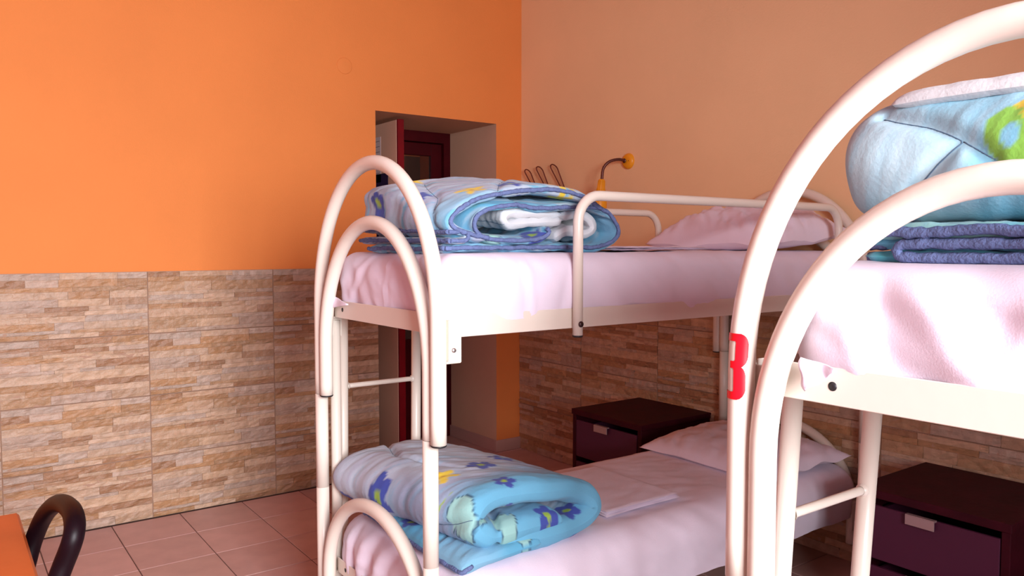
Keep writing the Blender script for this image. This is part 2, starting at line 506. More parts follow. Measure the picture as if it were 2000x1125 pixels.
# ------------------------------------------------------------------ bunk beds
XF, XH = 1.10, 3.272            # foot and head end
HO, HI = 0.407, 0.362          # half widths of outer and inner arch
RT = 0.0225                    # tube radius
ZR0, ZR1 = 1.180, 1.240        # upper side rails
def arch_pts(x, yc, half, b, z0, zl, zr, n=40):
    """far (+Y) leg from zl, over the top, near leg down to zr"""
    pts = [(x, yc + half, z) for z in np.linspace(zl, z0, 6)[:-1]]
    for k in range(n + 1):
        t = PI*k/n
        pts.append((x, yc + half*math.cos(t), z0 + b*math.sin(t)))
    pts += [(x, yc - half, z) for z in np.linspace(z0, zr, 6)[1:]]
    return pts
def end_cap(b, p, r):
    b.lathe([(0, -0.006), (r*0.9, -0.006), (r*1.02, -0.003), (r*1.02, 0.0), (0, 0.0)], p, seg=20)

def bunk_bed(yc, label, lift=0.0, number=False, post_b=True, joint=0.905, inner_end=0.905):
    t = empty('bunk_bed')
    W = M['white']
    def flip(pts, s):          # the head end is the same part turned around
        return pts if s > 0 else [(p[0], 2*yc - p[1], p[2]) for p in pts]
    for x, s in ((XF, 1), (XH, -1)):
        b = MB(); b.tube(flip(arch_pts(x, yc, HO, 0.468 + lift, 1.222, joint, 0.884), s), RT, 20)
        oa = b.build('outer_arch', W, t)
        b = MB(); end_cap(b, (x, yc - s*HO, 0.884), RT); b.build('end_cap', M['cap'], oa)
        b = MB(); b.tube(flip(arch_pts(x, yc, HI, 0.424 + lift*0.6, 1.080, inner_end, 0.890), s), RT, 20)
        ia = b.build('inner_arch', W, t)
        b = MB(); end_cap(b, (x, yc + s*HI, inner_end), RT); b.build('end_cap', M['cap'], ia)
        # posts below, sleeved in two lengths with a visible joint
        for yy, zt, zj in ((yc + s*HO, joint - 0.0015, 0.564), (yc - s*HI, 0.8885, 0.527)):
            b = MB(); b.tube([(x, yy, zj + 0.001), (x, yy, zt)], RT*1.0, 20); b.tube([(x, yy, 0.02), (x, yy, zj - 0.001)], RT, 20)
            b.tube([(x, yy, zj - 0.003), (x, yy, zj + 0.003)], RT*0.95, 20)
            po = b.build('post', W, t)
            b = MB(); end_cap(b, (x, yy, 0.006), RT); b.lathe([(RT*1.02, 0.006), (RT*1.02, 0.03)], (x, yy, 0.0), seg=20); b.build('foot_cap', M['cap'], po)
        if post_b and s > 0:
            b = MB(); b.tube([(x + s*0.052, yc + HO - 0.005, 0.02), (x + s*0.052, yc + HO - 0.005, 1.165)], 0.019, 16); b.build('support_post', W, t)
        b = MB(); b.tube(arch_pts(x, yc, HI - 0.005, 0.33, 0.262, 0.10, 0.10), RT, 20)
        b.build('lower_arch', W, t)
        # end rails (pressed angle section) with dark bolt holes
        for z0, z1 in ((ZR0, ZR1), (0.262, 0.315)):
            b = MB()
            xa = x + s*0.030
            b.box(min(xa, xa + s*0.004), max(xa, xa + s*0.004), yc - HI + 0.01, yc + HI - 0.01, z0, z1, bev=0.0012)
            b.box(min(xa + s*0.0015, xa + s*0.035), max(xa + s*0.0015, xa + s*0.035), yc - HI + 0.012, yc + HI - 0.012, z0 + 0.001, z0 + 0.005)
            er = b.build('end_rail', W, t)
            for yy in (yc + HI - (0.105 if number else 0.075), yc - HI + 0.075):
                b = MB(); b.lathe([(0, 0.0), (0.0075, 0.0), (0.0075, -0.004)], (xa - s*0.0005, yy, (z0+z1)/2), axis=(-s, 0, 0), seg=16)
                b.build('bolt_hole', M['cap'], er)
    for sgn in (1, -1):
        ys = yc + sgn*(HO - 0.008)
        for z0, z1 in ((ZR0 - 0.004, ZR1 - 0.002), (0.255, 0.315)):
            b = MB()
            b.box(XF + 0.03, XH - 0.03, min(ys, ys - sgn*0.004), max(ys, ys - sgn*0.004), z0, z1, bev=0.0012)
            b.box(XF + 0.032, XH - 0.032, min(ys - sgn*0.0015, ys - sgn*0.035), max(ys - sgn*0.0015, ys - sgn*0.035), z0 + 0.001, z0 + 0.005)
            sr = b.build('side_rail', W, t)
            for x, s in ((XF, 1), (XH, -1)):
                b = MB()
                x0, x1 = sorted((x + s*0.024, x + s*0.078))
                b.box(x0, x1, min(ys, ys + sgn*0.005), max(ys, ys + sgn*0.005), z0 - 0.072, z1 - 0.004, bev=0.003)
                b.box(min(x + s*0.02, x + s*0.03), max(x + s*0.02, x + s*0.03), ys - 0.03, ys + 0.006, z0 - 0.06, z1 - 0.01)
                br = b.build('bracket', W, sr)
                b = MB(); b.lathe([(0, 0.004), (0.006, 0.004), (0.0075, 0.0)], (x + s*0.052, ys + sgn*0.005, z0 - 0.035), axis=(0, sgn, 0), seg=12)
                bt = b.build('bracket_bolt', M['steel'], t)
        # guard rail on each long side of the upper bunk
        yg = yc + sgn*(HO + 0.010)
        xa, xb = (1.595, 3.02) if sgn < 0 else (1.66, 2.835)
        za, zt = 1.155, 1.588
        r = 0.016; rb = 0.085
        pts = [(xa, yg, za), (xa, yg, zt - rb)]
        for k in range(1, 9):
            a = PI/2*k/8; pts.append((xa + rb - rb*math.cos(a), yg, zt - rb + rb*math.sin(a)))
        for k in range(0, 9):
            a = PI/2*k/8; pts.append((xb - rb + rb*math.sin(a), yg, zt - rb + rb*math.cos(a)))
        pts.append((xb, yg, za))
        b = MB(); b.tube(pts, r, 16)
        gr = b.build('guard_rail', W, t)
        for x in (xa, xb):
            b = MB(); end_cap(b, (x, yg, za), r); b.build('end_cap', M['cap'], gr)
            b = MB(); b.lathe([(0, 0.006), (0.005, 0.0055), (0.009, 0.003), (0.010, 0.0)], (x, yg + sgn*(r - 0.001), za + 0.035), axis=(0, sgn, 0), seg=16)
            b.build('bolt', M['bolt'], gr)
    # wooden slats under each mattress
    for z in (ZR0 + 0.006, 0.268):
        b = MB(); b.box(XF + 0.05, XH - 0.05, yc - HO + 0.02, yc + HO - 0.02, z, z + 0.012)
        b.build('bed_base', M['tilebase'], t)
    if number:
        th0 = math.radians(217.4); Rk = RT + 0.0010
        z0, z1 = 1.172, 1.284; aR, aL = math.radians(24), math.radians(-110)
        nu, nv = 110, 120
        def inside(u, v):           # u 0 left .. 1 right, v 0 bottom .. 1 top
            def rr(u, v, u0, u1, v0, v1, r):
                if not (u0 <= u <= u1 and v0 <= v <= v1): return False
                ru, rv = r, r*0.62
                cu, cv = u1 - ru, None
                if u > cu:
                    if v > v1 - rv: cv = v1 - rv
                    elif v < v0 + rv: cv = v0 + rv
                    if cv is not None: return ((u-cu)/ru)**2 + ((v-cv)/rv)**2 <= 1
                return True
            outer = rr(u, v, 0.02, 1.0, 0.485, 1.0, 0.30) or rr(u, v, 0.0, 0.94, 0.0, 0.53, 0.30)
            if not outer: return False
            if 0.0 <= u <= 0.61 and 0.585 <= v <= 0.885: return rr(u, v, 0.0, 0.61, 0.585, 0.885, 0.05) is False
            if u <= 0.56 and 0.115 <= v <= 0.475: return rr(u, v, -0.1, 0.56, 0.115, 0.475, 0.05) is False
            if u <= 0.42 and 0.40 <= v <= 0.66: return False
            return True
        b = MB(); vid = {}
        vs_ = []; fs_ = []
        def vert(i, j):
            if (i, j) not in vid:
                a = th0 + aL + (aR - aL)*i/nu
                vid[(i, j)] = len(vs_)
                zz = z0 + (z1 - z0)*j/nv
                yb = yc + HO*math.sqrt(max(0.0, 1 - (max(0.0, zz - 1.222)/(0.468 + lift))**2))
                vs_.append((XF + Rk*math.cos(a), yb + Rk*math.sin(a), zz))
            return vid[(i, j)]
        for i in range(nu):
            for j in range(nv):
                if inside((i+0.5)/nu, (j+0.5)/nv):
                    fs_.append((vert(i,j), vert(i+1,j), vert(i+1,j+1), vert(i,j+1)))
        b.add(vs_, fs_, 0, True)
        s = b.build('number_sticker', M['red'], t); s['label'] = 'red sticker in the shape of a numeral three'
        b = MB(); vs_ = []; n = 24
        for k in range(n + 1):
            a = th0 + math.radians(-90) + math.radians(85)*k/n
            zt_ = 0.845 - 0.008*(k/n)
            vs_ += [(XF + Rk*math.cos(a), yc + HO + Rk*math.sin(a), 0.76), (XF + Rk*math.cos(a), yc + HO + Rk*math.sin(a), zt_)]
        b.add(vs_, [(2*k, 2*k+2, 2*k+3, 2*k+1) for k in range(n)], 0, True)
        s = b.build('red_sticker', M['red'], t); s['label'] = 'red sticker low on the post'
    settle(t, (XF, yc, 0))
    tag(t, label, 'bunk bed', 'white tubular bunk beds')
    return t
YC1, YC2 = 2.252, 0.434
bunk_bed(YC1, 'white tubular bunk bed in mid-room, its whole double-arched foot end in view')
bunk_bed(YC2, 'nearer white tubular bunk bed with a red numeral sticker on its post', lift=0.022, number=True, post_b=False, joint=0.862, inner_end=0.79)

def ladder(x0, x1, y, lean, label):
    t = empty('bunk_ladder')
    zt = 1.17
    R = 0.019
    def yy(z): return y + lean*(zt - z)
    for x in (x0, x1):
        b = MB()
        b.tube([(x, yy(0.02), 0.02), (x, yy(zt), zt), ], R, 16)
        st = b.build('stile', M['white'], t)
        b = MB(); b.tube([(x, yy(zt) - 0.004, zt - 0.01), (x, yy(zt) - 0.004, zt + 0.05), (x, yy(zt) - 0.014, zt + 0.072), (x, yy(zt) - 0.028, zt + 0.075), (x, yy(zt) - 0.050, zt + 0.060)], 0.006, 10)
        b.build('hook', M['white'], st)
        b = MB(); b.lathe([(0, 0.0), (R*1.1, 0.0), (R*1.1, 0.025), (0, 0.025)], (x, yy(0.0), 0.0), seg=16)
        b.build('foot_cap', M['cap'], st)
    for z in (0.31, 0.61, 0.91):
        b = MB(); xs = np.linspace(x0, x1, 9)
        b.tube([(x, yy(z), z) for x in xs], 0.0095, 12)
        rg = b.build('rung', M['white'], t)
        for x, s in ((x0 + R*0.92, 1), (x1 - R*0.92, -1)):
            b = MB(); b.lathe([(0.0145, 0), (0.0135, 0.004), (0.0100, 0.008)], (x, yy(z), z), axis=(s, 0, 0), seg=12)
            b.build('weld_collar', M['white'], rg)
    settle(t, ((x0+x1)/2, yy(0), 0))
    tag(t, label, 'ladder', 'bunk bed ladders')
ladder(1.205, 1.514, 2.705, 0.02, 'white tube ladder hooked on the far side of the mid-room bunk bed')
ladder(1.306, 1.598, 0.878, 0.055, 'white tube ladder hooked on the far side of the numbered bunk bed')

# ------------------------------------------------------------------ mattresses under white sheets
def mattress(x0, x1, y0, y1, z0, z1, label, seed, r=0.055, creases=()):
    """rounded block with cloth wrinkles on its sides and a loose hem"""
    hx, hy, hz = (x1-x0)/2, (y1-y0)/2, (z1-z0)/2
    cx, cy, cz = (x0+x1)/2, (y0+y1)/2, (z0+z1)/2
    st = 0.0125
    # outline ring (rounded rectangle) times vertical profile
    rc = 0.075
    ring = []
    def arc(cx_, cy_, a0):
        n = 8
        for k in range(n):
            a = a0 + PI/2*k/n
            ring.append((cx_ + rc*math.cos(a), cy_ + rc*math.sin(a)))
    def line(p, q):
        L = math.hypot(q[0]-p[0], q[1]-p[1]); n = max(1, int(L/st))
        for k in range(n): ring.append((p[0] + (q[0]-p[0])*k/n, p[1] + (q[1]-p[1])*k/n))
    ax, ay = hx - rc, hy - rc
    line((hx, -ay), (hx, ay)); arc(ax, ay, 0)
    line((ax, hy), (-ax, hy)); arc(-ax, ay, PI/2)
    line((-hx, ay), (-hx, -ay)); arc(-ax, -ay, PI)
    line((-ax, -hy), (ax, -hy)); arc(ax, -ay, 1.5*PI)
    ring = np.array(ring); N = len(ring)
    nrm = np.roll(ring, -1, 0) - np.roll(ring, 1, 0); nrm = np.stack([nrm[:,1], -nrm[:,0]], 1); nrm /= np.linalg.norm(nrm, axis=1)[:, None]
    arcl = np.r_[0, np.cumsum(np.linalg.norm(np.diff(ring, axis=0), axis=1))]
    prof = []         # (inset, z, tfrac from bottom)
    H = 2*hz
    for z in np.linspace(0, H - r, max(6, int((H - r)/0.010)), endpoint=False): prof.append((0.0, z))
    for k in range(9):
        a = PI/2*k/8; prof.append((r*(1 - math.cos(a)), H - r + r*math.sin(a)))
    rows = []
    wx, wy = ring[:,0] + cx, ring[:,1] + cy
    for (ins, z) in prof:
        f = z/H
        bulge = 0.010*math.sin(PI*min(1, f*1.05)) 
        # gathered folds: slanting ridges, stronger towards the hem and near the corners
        k = (1 - f)**0.7
        sl = arcl*1.0 + (0.35*z)
        d = 0.0055*k*fbm(sl*6, z*5 + seed, seed, 2) + 0.0045*fbm(arcl*16 + z*22, z*9 - arcl*5, seed + 3, 2)
        foot = np.clip(1 - (wx - x0)/0.6, 0, 1)
        d = d + foot*0.0045*k*fbm(sl*17 + 4, z*6 - sl*6, seed + 9, 2)
        for (axis, c0, slope, amp, wid) in creases:
            coord = wx if axis == 'x' else wy
            on = (nrm[:,1] < -0.5) if axis == 'x' else (nrm[:,0] < -0.5)
            dd = coord - (c0 + slope*(f - 0.5))
            d = d + on*amp*(np.exp(-(dd/wid)**2) - 0.9*np.exp(-((dd + wid*1.5)/wid)**2))*np.clip(min(f*6, 1)*min((1-f)*5, 1), 0, 1)
        off = (bulge - ins + d*(1 if ins < r*0.9 else 0.2))
        hem = 0.004*fbm(arcl*7, seed, 2.0, 2)*(f < 0.02) 
        px = ring[:,0] + nrm[:,0]*off + cx; py = ring[:,1] + nrm[:,1]*off + cy
        pz = np.full(N, z0 + z) + hem
        rows.append(np.stack([px, py, pz], 1))
    base = rows[-1]
    for q in np.linspace(0.06, 1.0, 26)[:]:
        c = np.array([cx, cy])
        # shrink towards the long axis so the top keeps even quads
        k = 1 - q
        px = cx + np.sign(ring[:,0])*np.maximum(np.abs(ring[:,0]) - 0, 0)*0
        sx = (base[:,0]-cx); sy = (base[:,1]-cy)
        m = hx - hy
        core = np.clip(sx, -m, m)
        px = cx + core + (sx-core)*k; py = cy + sy*k
        if q > 0.999: py = np.full(N, cy); px = cx + core
        pz = np.full(N, z1) + 0.0035*fbm(px*5, py*7, seed, 2) + 0.0016*fbm(px*17 + py*10, py*24, seed + 4, 2)
        rows.append(np.stack([px, py, pz], 1))
    V = np.concatenate(rows); nr = len(rows)
    i = np.arange(nr-1)[:, None]*N; j = np.arange(N)[None, :]; j2 = (j+1) % N
    F = np.stack([i+j, i+j2, i+N+j2, i+N+j], -1).reshape(-1, 4)
    V = V - np.array([cx, cy, z0])
    o = npmesh('mattress', V, F, M['sheet'])
    o.location = (cx, cy, z0)
    tag(o, label, 'mattress', 'mattresses in white sheets')
    return o
def sheet_corner(parent, P, name='sheet_corner'):
    P = np.array(P, float)
    b = MB(); b.grid(P); o = b.build(name, M['sheet'])
    o.parent = parent; o.matrix_parent_inverse = Matrix.Translation(-Vector(parent.location))
    return o
m1 = mattress(1.145, 3.235, YC1 - HO + 0.014, YC1 + HO - 0.045, ZR0 + 0.038, 1.410, 'white-sheeted upper mattress of the mid-room bunk, under the piped duvet', 1.0,
         creases=(('x', 1.225, 0.03, 0.016, 0.007), ('x', 1.42, -0.03, 0.006, 0.012), ('x', 1.60, 0.05, 0.006, 0.02), ('y', 2.22, -0.02, 0.0035, 0.008), ('y', 2.05, 0.12, 0.003, 0.02), ('y', 2.44, -0.16, 0.005, 0.022)))
m2 = mattress(1.145, 3.235, YC1 - HO + 0.002, YC1 + HO - 0.030, 0.245, 0.475, 'white-sheeted lower mattress of the mid-room bunk, under the rolled blue duvet', 2.0, r=0.095,
         creases=(('y', 2.30, -0.08, 0.012, 0.03), ('y', 2.42, -0.05, 0.012, 0.03), ('y', 2.52, 0.02, 0.010, 0.02)))
m3 = mattress(1.140, 3.235, YC2 - HO + 0.014, YC2 + HO - 0.050, ZR0 + 0.038, 1.404, 'brightly lit white-sheeted mattress of the nearer, numbered bunk bed', 4.0,
         creases=(('y', 0.52, 0.10, 0.008, 0.04), ('y', 0.42, -0.12, 0.007, 0.03), ('y', 0.66, 0.05, 0.006, 0.03)))

def tuck(parent, org, du, dv, name, seed):
    n = 14
    b = MB(); P = np.zeros((n, n, 3)); 
    for i in range(n):
        for j in range(n):
            u = i/(n-1); v = j/(n-1)*(1 - u*0.92)
            P[i, j] = np.array(org) + np.array(du)*u + np.array(dv)*v + np.array((-0.006 - 0.010*math.sin(PI*v)*(1-u) - 0.004*math.sin(7*u + seed), 0.003*math.sin(9*v), 0.0))
    b.grid(P - np.array(parent.location)); o = b.build(name, M['sheet'], parent)
    m = o.modifiers.new('thickness', 'SOLIDIFY'); m.thickness = 0.004
    return o
tuck(m3, (1.118, 0.732, 1.252), (0.0, -0.062, -0.010), (0.0, -0.010, -0.050), 'sheet_corner', 1.0)
tuck(m1, (1.122, 2.625, 1.262), (0.0, -0.17, -0.026), (0.0, -0.01, -0.050), 'sheet_corner', 2.0)
mattress(1.145, 3.235, YC2 - HO + 0.018, YC2 + HO - 0.045, 0.275, 0.475, 'unseen white-sheeted lower mattress of the nearer bunk, added to block window light', 6.0)  # out of view; added to block window light under the bunk

# ------------------------------------------------------------------ duvets
LB = (0.27, 0.58, 0.80); PALE = (0.70, 0.76, 0.82); LIL = (0.50, 0.52, 0.70); CY = (0.17, 0.56, 0.80)
BLUE = (0.080, 0.120, 0.50); YEL = (1.0, 0.76, 0.08); GRN = (0.42, 0.65, 0.10); MINT = (0.40, 0.74, 0.70); LINE = (0.055, 0.13, 0.22)
def mixc(c, d, m):
    return c*(1-m[..., None]) + np.array(d)*m[..., None]
def sstep(x, a, b):
    t = np.clip((x-a)/(b-a), 0, 1); return t*t*(3-2*t)
def print_colors(a, b, base, white=False, flowers=(), seams=(), seed=0.0, streak=1.0, blue=None):
    c = np.zeros(a.shape + (3,)) + np.array(base[0])
    if white:
        c = c*0 + np.array((0.70, 0.72, 0.74))
        c = mixc(c, (0.62, 0.66, 0.72), sstep(fbm(a*6, b*9, seed), -0.2, 0.6)*0.6)
    else:
        m = sstep(fbm(a*4.0 + seed, b*3.2, seed, 2), -0.35, 0.45)
        c = mixc(c, base[1], m)
        st = sstep(fbm(a*5 + b*9 + seed, b*34 - a*16, seed + 5, 3), 0.05, 0.65)*streak
        c = mixc(c, base[2], st)
        st = sstep(fbm(a*4 + b*7 + seed, b*42 - a*20, seed + 8, 3), 0.35, 0.75)*streak
        c = mixc(c, CY, st*0.8)
        if blue is not None: c = mixc(c, (0.19, 0.55, 0.80), blue)
    for (kind, fa, fb, size, rot) in flowers:
        u = (a-fa)/size; v = (b-fb)/size
        u, v = u*math.cos(rot) + v*math.sin(rot), -u*math.sin(rot) + v*math.cos(rot)
        rr = np.hypot(u, v); th = np.arctan2(v, u)
        if kind == 'daisy':
            rad = 0.62 + 0.38*np.abs(np.cos(2.5*th))
            c = mixc(c, BLUE, sstep(rad - rr, 0.0, 0.06)); c = mixc(c, GRN, sstep(0.26 - np.hypot(u*1.1, v*0.8), 0, 0.05))
        elif kind == 'star':
            rad = 0.45 + 0.55*np.abs(np.cos(2.5*th))**1.5
            c = mixc(c, YEL, sstep(rad - rr, 0.0, 0.08)); c = mixc(c, (0.75, 0.42, 0.03), sstep(0.16 - rr, 0, 0.05))
        elif kind == 'tulip':
            # bell with a zigzag mouth
            saw = np.abs(((u + 1)*2.5) % 1.0 - 0.5)*0.8
            body_ = np.minimum(np.minimum(0.85 - np.abs(u) - 0.12*v*v, v + 0.9 - 0.9*u*u), 0.55 + saw - v)
            c = mixc(c, MINT, sstep(body_, 0.0, 0.04)); c = mixc(c, LINE, sstep(0.055 - np.abs(body_), 0.0, 0.03))
        elif kind == 'leaf':
            body_ = 0.42*(1 - u*u) - np.abs(v)
            c = mixc(c, GRN, sstep(body_, 0, 0.05))
        elif kind == 'bean':
            body_ = 0.36 - np.abs(np.hypot(u, v) - 0.6) - 0.25*np.clip(u, 0, 1)
            c = mixc(c, (0.33, 0.72, 0.11), sstep(body_, 0, 0.05))
        elif kind == 'stem':
            body_ = np.minimum(0.06 + 0.06*u - np.abs(v - 0.2*u*u), 1 - np.abs(u))
            c = mixc(c, GRN, sstep(body_, 0, 0.05))
    sd = np.full(a.shape, 9.0)
    for poly in seams:
        for (p, q) in zip(poly[:-1], poly[1:]):
            p = np.array(p); q = np.array(q); d = q - p; L2 = d@d
            t = np.clip(((a-p[0])*d[0] + (b-p[1])*d[1])/L2, 0, 1)
            sd = np.minimum(sd, np.hypot(a - p[0] - t*d[0], b - p[1] - t*d[1]))
    c = c*(0.86 if white else 0.72)
    return c, sd

def quilt_strip(path, y0, y1, t, step_a=0.008, step_b=0.008, edge=0.05, tmin=0.25, puff=0.006, seed=0.0, base=(LB, PALE, LIL), white=False,
                flowers=(), seams=(), xf=None, a0=0.0, streak=1.0, wr=0.003, tip=0.03, yj=0.010, nearblue=False):
    """one padded layer: a path in X-Z swept along Y; returns vertices, quads, colours, edge polylines"""
    P, s = smooth_path(path, step_a)
    n = len(P); L = s[-1]
    T = np.gradient(P, axis=0); T /= np.linalg.norm(T, axis=1)[:, None]
    Nn = np.stack([-T[:,1], T[:,0]], 1)
    nb = max(6, int((y1-y0)/step_b))
    q = np.linspace(0, 1, nb + 1)
    # finer sampling at both hems
    bb = y0 + (y1-y0)*(0.5 - 0.5*np.cos(PI*q))*0.35 + (y1-y0)*q*0.65
    A, B = np.meshgrid(s, bb, indexing='ij')
    dB = np.minimum(B - y0, y1 - B); dA = np.minimum(A, L - A)
    pr = lambda d, e: np.sqrt(np.clip(1 - (1 - np.clip(d/e, 0, 1))**2, 0, 1))
    th = t*(tmin + (1-tmin)*pr(dB, edge))
    th = th*np.where(dB < 1e-9, 0.0, 1.0)
    th = th*(0.3 + 0.7*pr(dA, tip)) * np.where(dA < 1e-9, 0.0, 1.0)
    nb_ = sstep(2.08 + 0.05*fbm(A*5, B*5, seed) - B, 0.0, 0.13) if nearblue else None
    col, sd = print_colors(A + a0, B, base, white, flowers, seams, seed, streak, nb_)
    th = th*(1 - 0.45*np.exp(-(sd/0.012)**2))
    pf = puff*fbm(A*11 + seed, B*8, seed, 2)
    w1 = wr*fbm(A*14 + B*8 + seed, B*46 - A*20, seed + 2, 2)
    k = pr(dB, 0.02)
    yj_ = yj*fbm(A*6, seed, 3.3, 2)
    Yo = B + yj_*np.where(B < (y0+y1)/2, 1, -1)*(1 - np.clip(dB/0.15, 0, 1))
    out = []; cols = []
    for sg in (1, -1):
        off = sg*th/2 + (pf + w1*sg*pr(dA, tip))*k
        X = P[:,0][:,None] + Nn[:,0][:,None]*off
        Z = P[:,1][:,None] + Nn[:,1][:,None]*off
        out.append(np.stack([X, Yo, Z], -1)); cols.append(col)
    m = nb + 1
    V = np.concatenate([out[0].reshape(-1,3), out[1].reshape(-1,3)])
    C = np.concatenate([cols[0].reshape(-1,3), cols[1].reshape(-1,3)])
    i = np.arange(n-1)[:,None]*m; j = np.arange(nb)[None,:]
    Fq = np.stack([i+j, i+m+j, i+m+j+1, i+j+1], -1).reshape(-1,4)
    F = np.concatenate([Fq[:, ::-1], Fq + n*m])
    mid = (out[0] + out[1])/2
    sp = []
    for poly in seams:
        pl = np.array(poly, float); d = np.r_[0, np.cumsum(np.linalg.norm(np.diff(pl, axis=0), axis=1))]
        uu = np.linspace(0, d[-1], max(4, int(d[-1]/0.006)))
        pa = np.interp(uu, d, pl[:, 0]) - a0; pb = np.interp(uu, d, pl[:, 1])
        ok = (pa > 0.004) & (pa < L - 0.004) & (pb > y0 + 0.004) & (pb < y1 - 0.004)
        pa, pb = pa[ok], pb[ok]
        if len(pa) < 4: continue
        fi = np.clip(np.interp(pa, s, np.arange(n)), 0, n - 1.001); fj = np.clip(np.interp(pb, bb, np.arange(nb + 1)), 0, nb - 0.001)
        i0 = fi.astype(int); j0 = fj.astype(int); ti = (fi - i0)[:, None]; tj = (fj - j0)[:, None]; G = out[1]
        sp.append((G[i0, j0]*(1-ti) + G[i0+1, j0]*ti)*(1-tj) + (G[i0, j0+1]*(1-ti) + G[i0+1, j0+1]*ti)*tj)
    edges = {'seams': sp, 'near': mid[:, 0], 'far': mid[:, -1], 'start': mid[0], 'end': mid[-1]}
    info = (A + a0, B)
    if xf is not None:
        V = xf(V); edges = {k_: ([xf(q_) for q_ in v] if k_ == 'seams' else xf(v)) for k_, v in edges.items()}
    return V, F, C, edges, info

def join_strips(strips):
    V = []; F = []; C = []; k = 0
    for s in strips:
        V.append(s[0]); F.append(s[1] + k); C.append(s[2]); k += len(s[0])
    V = np.concatenate(V); C = np.concatenate(C)
    return V, np.concatenate(F), np.c_[C, np.ones(len(C))]

def piping(line, r, seed=0.0):
    P = np.asarray(line, float)
    d = np.r_[0, np.cumsum(np.linalg.norm(np.diff(P, axis=0), axis=1))]
    k = max(4, int(d[-1]/0.008)); s = np.linspace(0, d[-1], k)
    P = np.stack([np.interp(s, d, P[:, c]) for c in range(3)], 1)
    P[:,1] += 0.0030*NZ(s*90, seed, 0.5); P[:,2] += 0.0022*NZ(s*80, seed, 4.5)
    rr = r*(1 + 0.22*NZ(s*120, seed, 8.5))
    return [tuple(p) for p in P], list(rr)

def duvet(strips, pipes, label, base_pt, r=0.0068):
    V, F, C = join_strips(strips)
    base_pt = np.array(base_pt)
    o = npmesh('duvet', V - base_pt, F, M['quilt'], None, C)
    o.location = tuple(base_pt)
    for k, ln in enumerate(pipes):
        b = MB(); P, R = piping(ln, r, k*3.7); P = [tuple(np.array(p) - base_pt) for p in P]
        b.tube(P, R, 8); pp = b.build('piping', M['piping'], o); pp['label'] = 'dark blue piped hem'
    for st in strips:
        for ln in st[3]['seams']:
            b = MB(); b.tube([tuple(p - base_pt) for p in ln], 0.0011, 6); b.build('quilt_seam', M['stitch'], o)
    tag(o, label, 'duvet', 'folded flowered duvets')
    return o

# upper bunk of the mid-room bed
YA, YB = 1.925, 2.425
A1 = [(1.772,1.552),(1.703,1.585),(1.589,1.606),(1.473,1.602),(1.363,1.586),(1.278,1.566),(1.216,1.534),(1.190,1.503),(1.206,1.482),(1.255,1.466),(1.32,1.455)]
B1 = [(1.178,1.424),(1.25,1.425),(1.328,1.426),(1.46,1.426),(1.59,1.427),(1.777,1.429),(1.862,1.467),(1.836,1.522),(1.776,1.553),(1.65,1.555),(1.511,1.547),(1.417,1.555),(1.31,1.535),(1.272,1.497),(1.30,1.458),(1.399,1.448),(1.511,1.452),(1.555,1.470),(1.545,1.486)]
C1 = [(1.60,1.456),(1.66,1.478),(1.740,1.468),(1.780,1.492),(1.735,1.528),(1.614,1.525),(1.496,1.530),(1.431,1.528),(1.408,1.513),(1.430,1.497),(1.500,1.500),(1.634,1.510)]
D1 = [(1.184,1.470),(1.22,1.472),(1.245,1.468),(1.252,1.457),(1.240,1.447),(1.215,1.445),(1.182,1.446)]
st1 = [
    quilt_strip(A1, YA, YB, 0.040, seed=1.0, edge=0.07, tmin=0.30, puff=0.003, flowers=(('star', 0.475, 1.985, 0.050, 0.4), ('daisy', 0.335, 1.975, 0.045, 1.0), ('daisy', 0.600, 2.305, 0.048, 0.5), ('star', 0.165, 1.960, 0.050, 0), ('star', 0.43, 2.36, 0.05, 1), ('daisy', 0.56, 2.12, 0.04, 0.2), ('daisy', 0.20, 2.25, 0.05, 0)),
                seams=([(0.1,2.3),(0.3,2.08),(0.42,1.93)], [(0.52,2.55),(0.42,2.3),(0.55,2.05),(0.7,1.93)]), base=((0.27,0.58,0.80), (0.56,0.69,0.82), (0.50,0.57,0.74)), wr=0.0026),
    quilt_strip(B1, YA + 0.004, YB - 0.02, 0.034, seed=2.0, edge=0.10, tmin=0.22, base=(CY, LB, PALE), streak=0.5, flowers=(('daisy', 1.628, 1.965, 0.055, 0.3), ('tulip', 1.45, 1.958, 0.038, 1.2)), seams=([(1.15,1.93),(1.12,2.2)], [(0.75,1.93),(0.85,2.1)])),
    quilt_strip(C1, YA + 0.035, YB - 0.05, 0.034, seed=3.0, edge=0.03, tmin=0.5, white=True, wr=0.004, seams=([(0.35,1.9),(0.35,2.4)], [(0.6,1.9),(0.6,2.4)])),
    quilt_strip(D1, YA - 0.003, YB + 0.03, 0.017, seed=4.0, edge=0.03, tmin=0.5, base=(PALE, LIL, LB), wr=0.0012, puff=0.0015, tip=0.012),
]
# the roll leans a little: its far end sits nearer the foot
lean1 = lambda P: np.stack([P[...,0] - 0.02*(P[...,1]-YA)/0.6 - 0.085*sstep(P[...,1], YA+0.05, YA+0.42)*np.clip((P[...,2]-1.52)/0.06, 0, 1)*np.clip((1.42-P[...,0])/0.2, 0, 1), P[...,1], P[...,2] + 0.045*np.clip((P[...,1]-YA)/0.42, 0, 1)*np.clip((P[...,2]-1.44)/0.10, 0, 1)], -1)
st1 = [(lean1(s[0]), s[1], s[2], {k: ([lean1(q) for q in v] if k == 'seams' else lean1(v)) for k, v in s[3].items()}, s[4]) for s in st1]
duvet(st1, [st1[0][3]['near'], st1[1][3]['near'], st1[1][3]['start'], st1[3][3]['end'], st1[3][3]['start'], st1[3][3]['near']],
      'folded blue flowered duvet with dark piping, on the upper mattress of the mid-room bunk', (1.5, 2.24, 1.41))

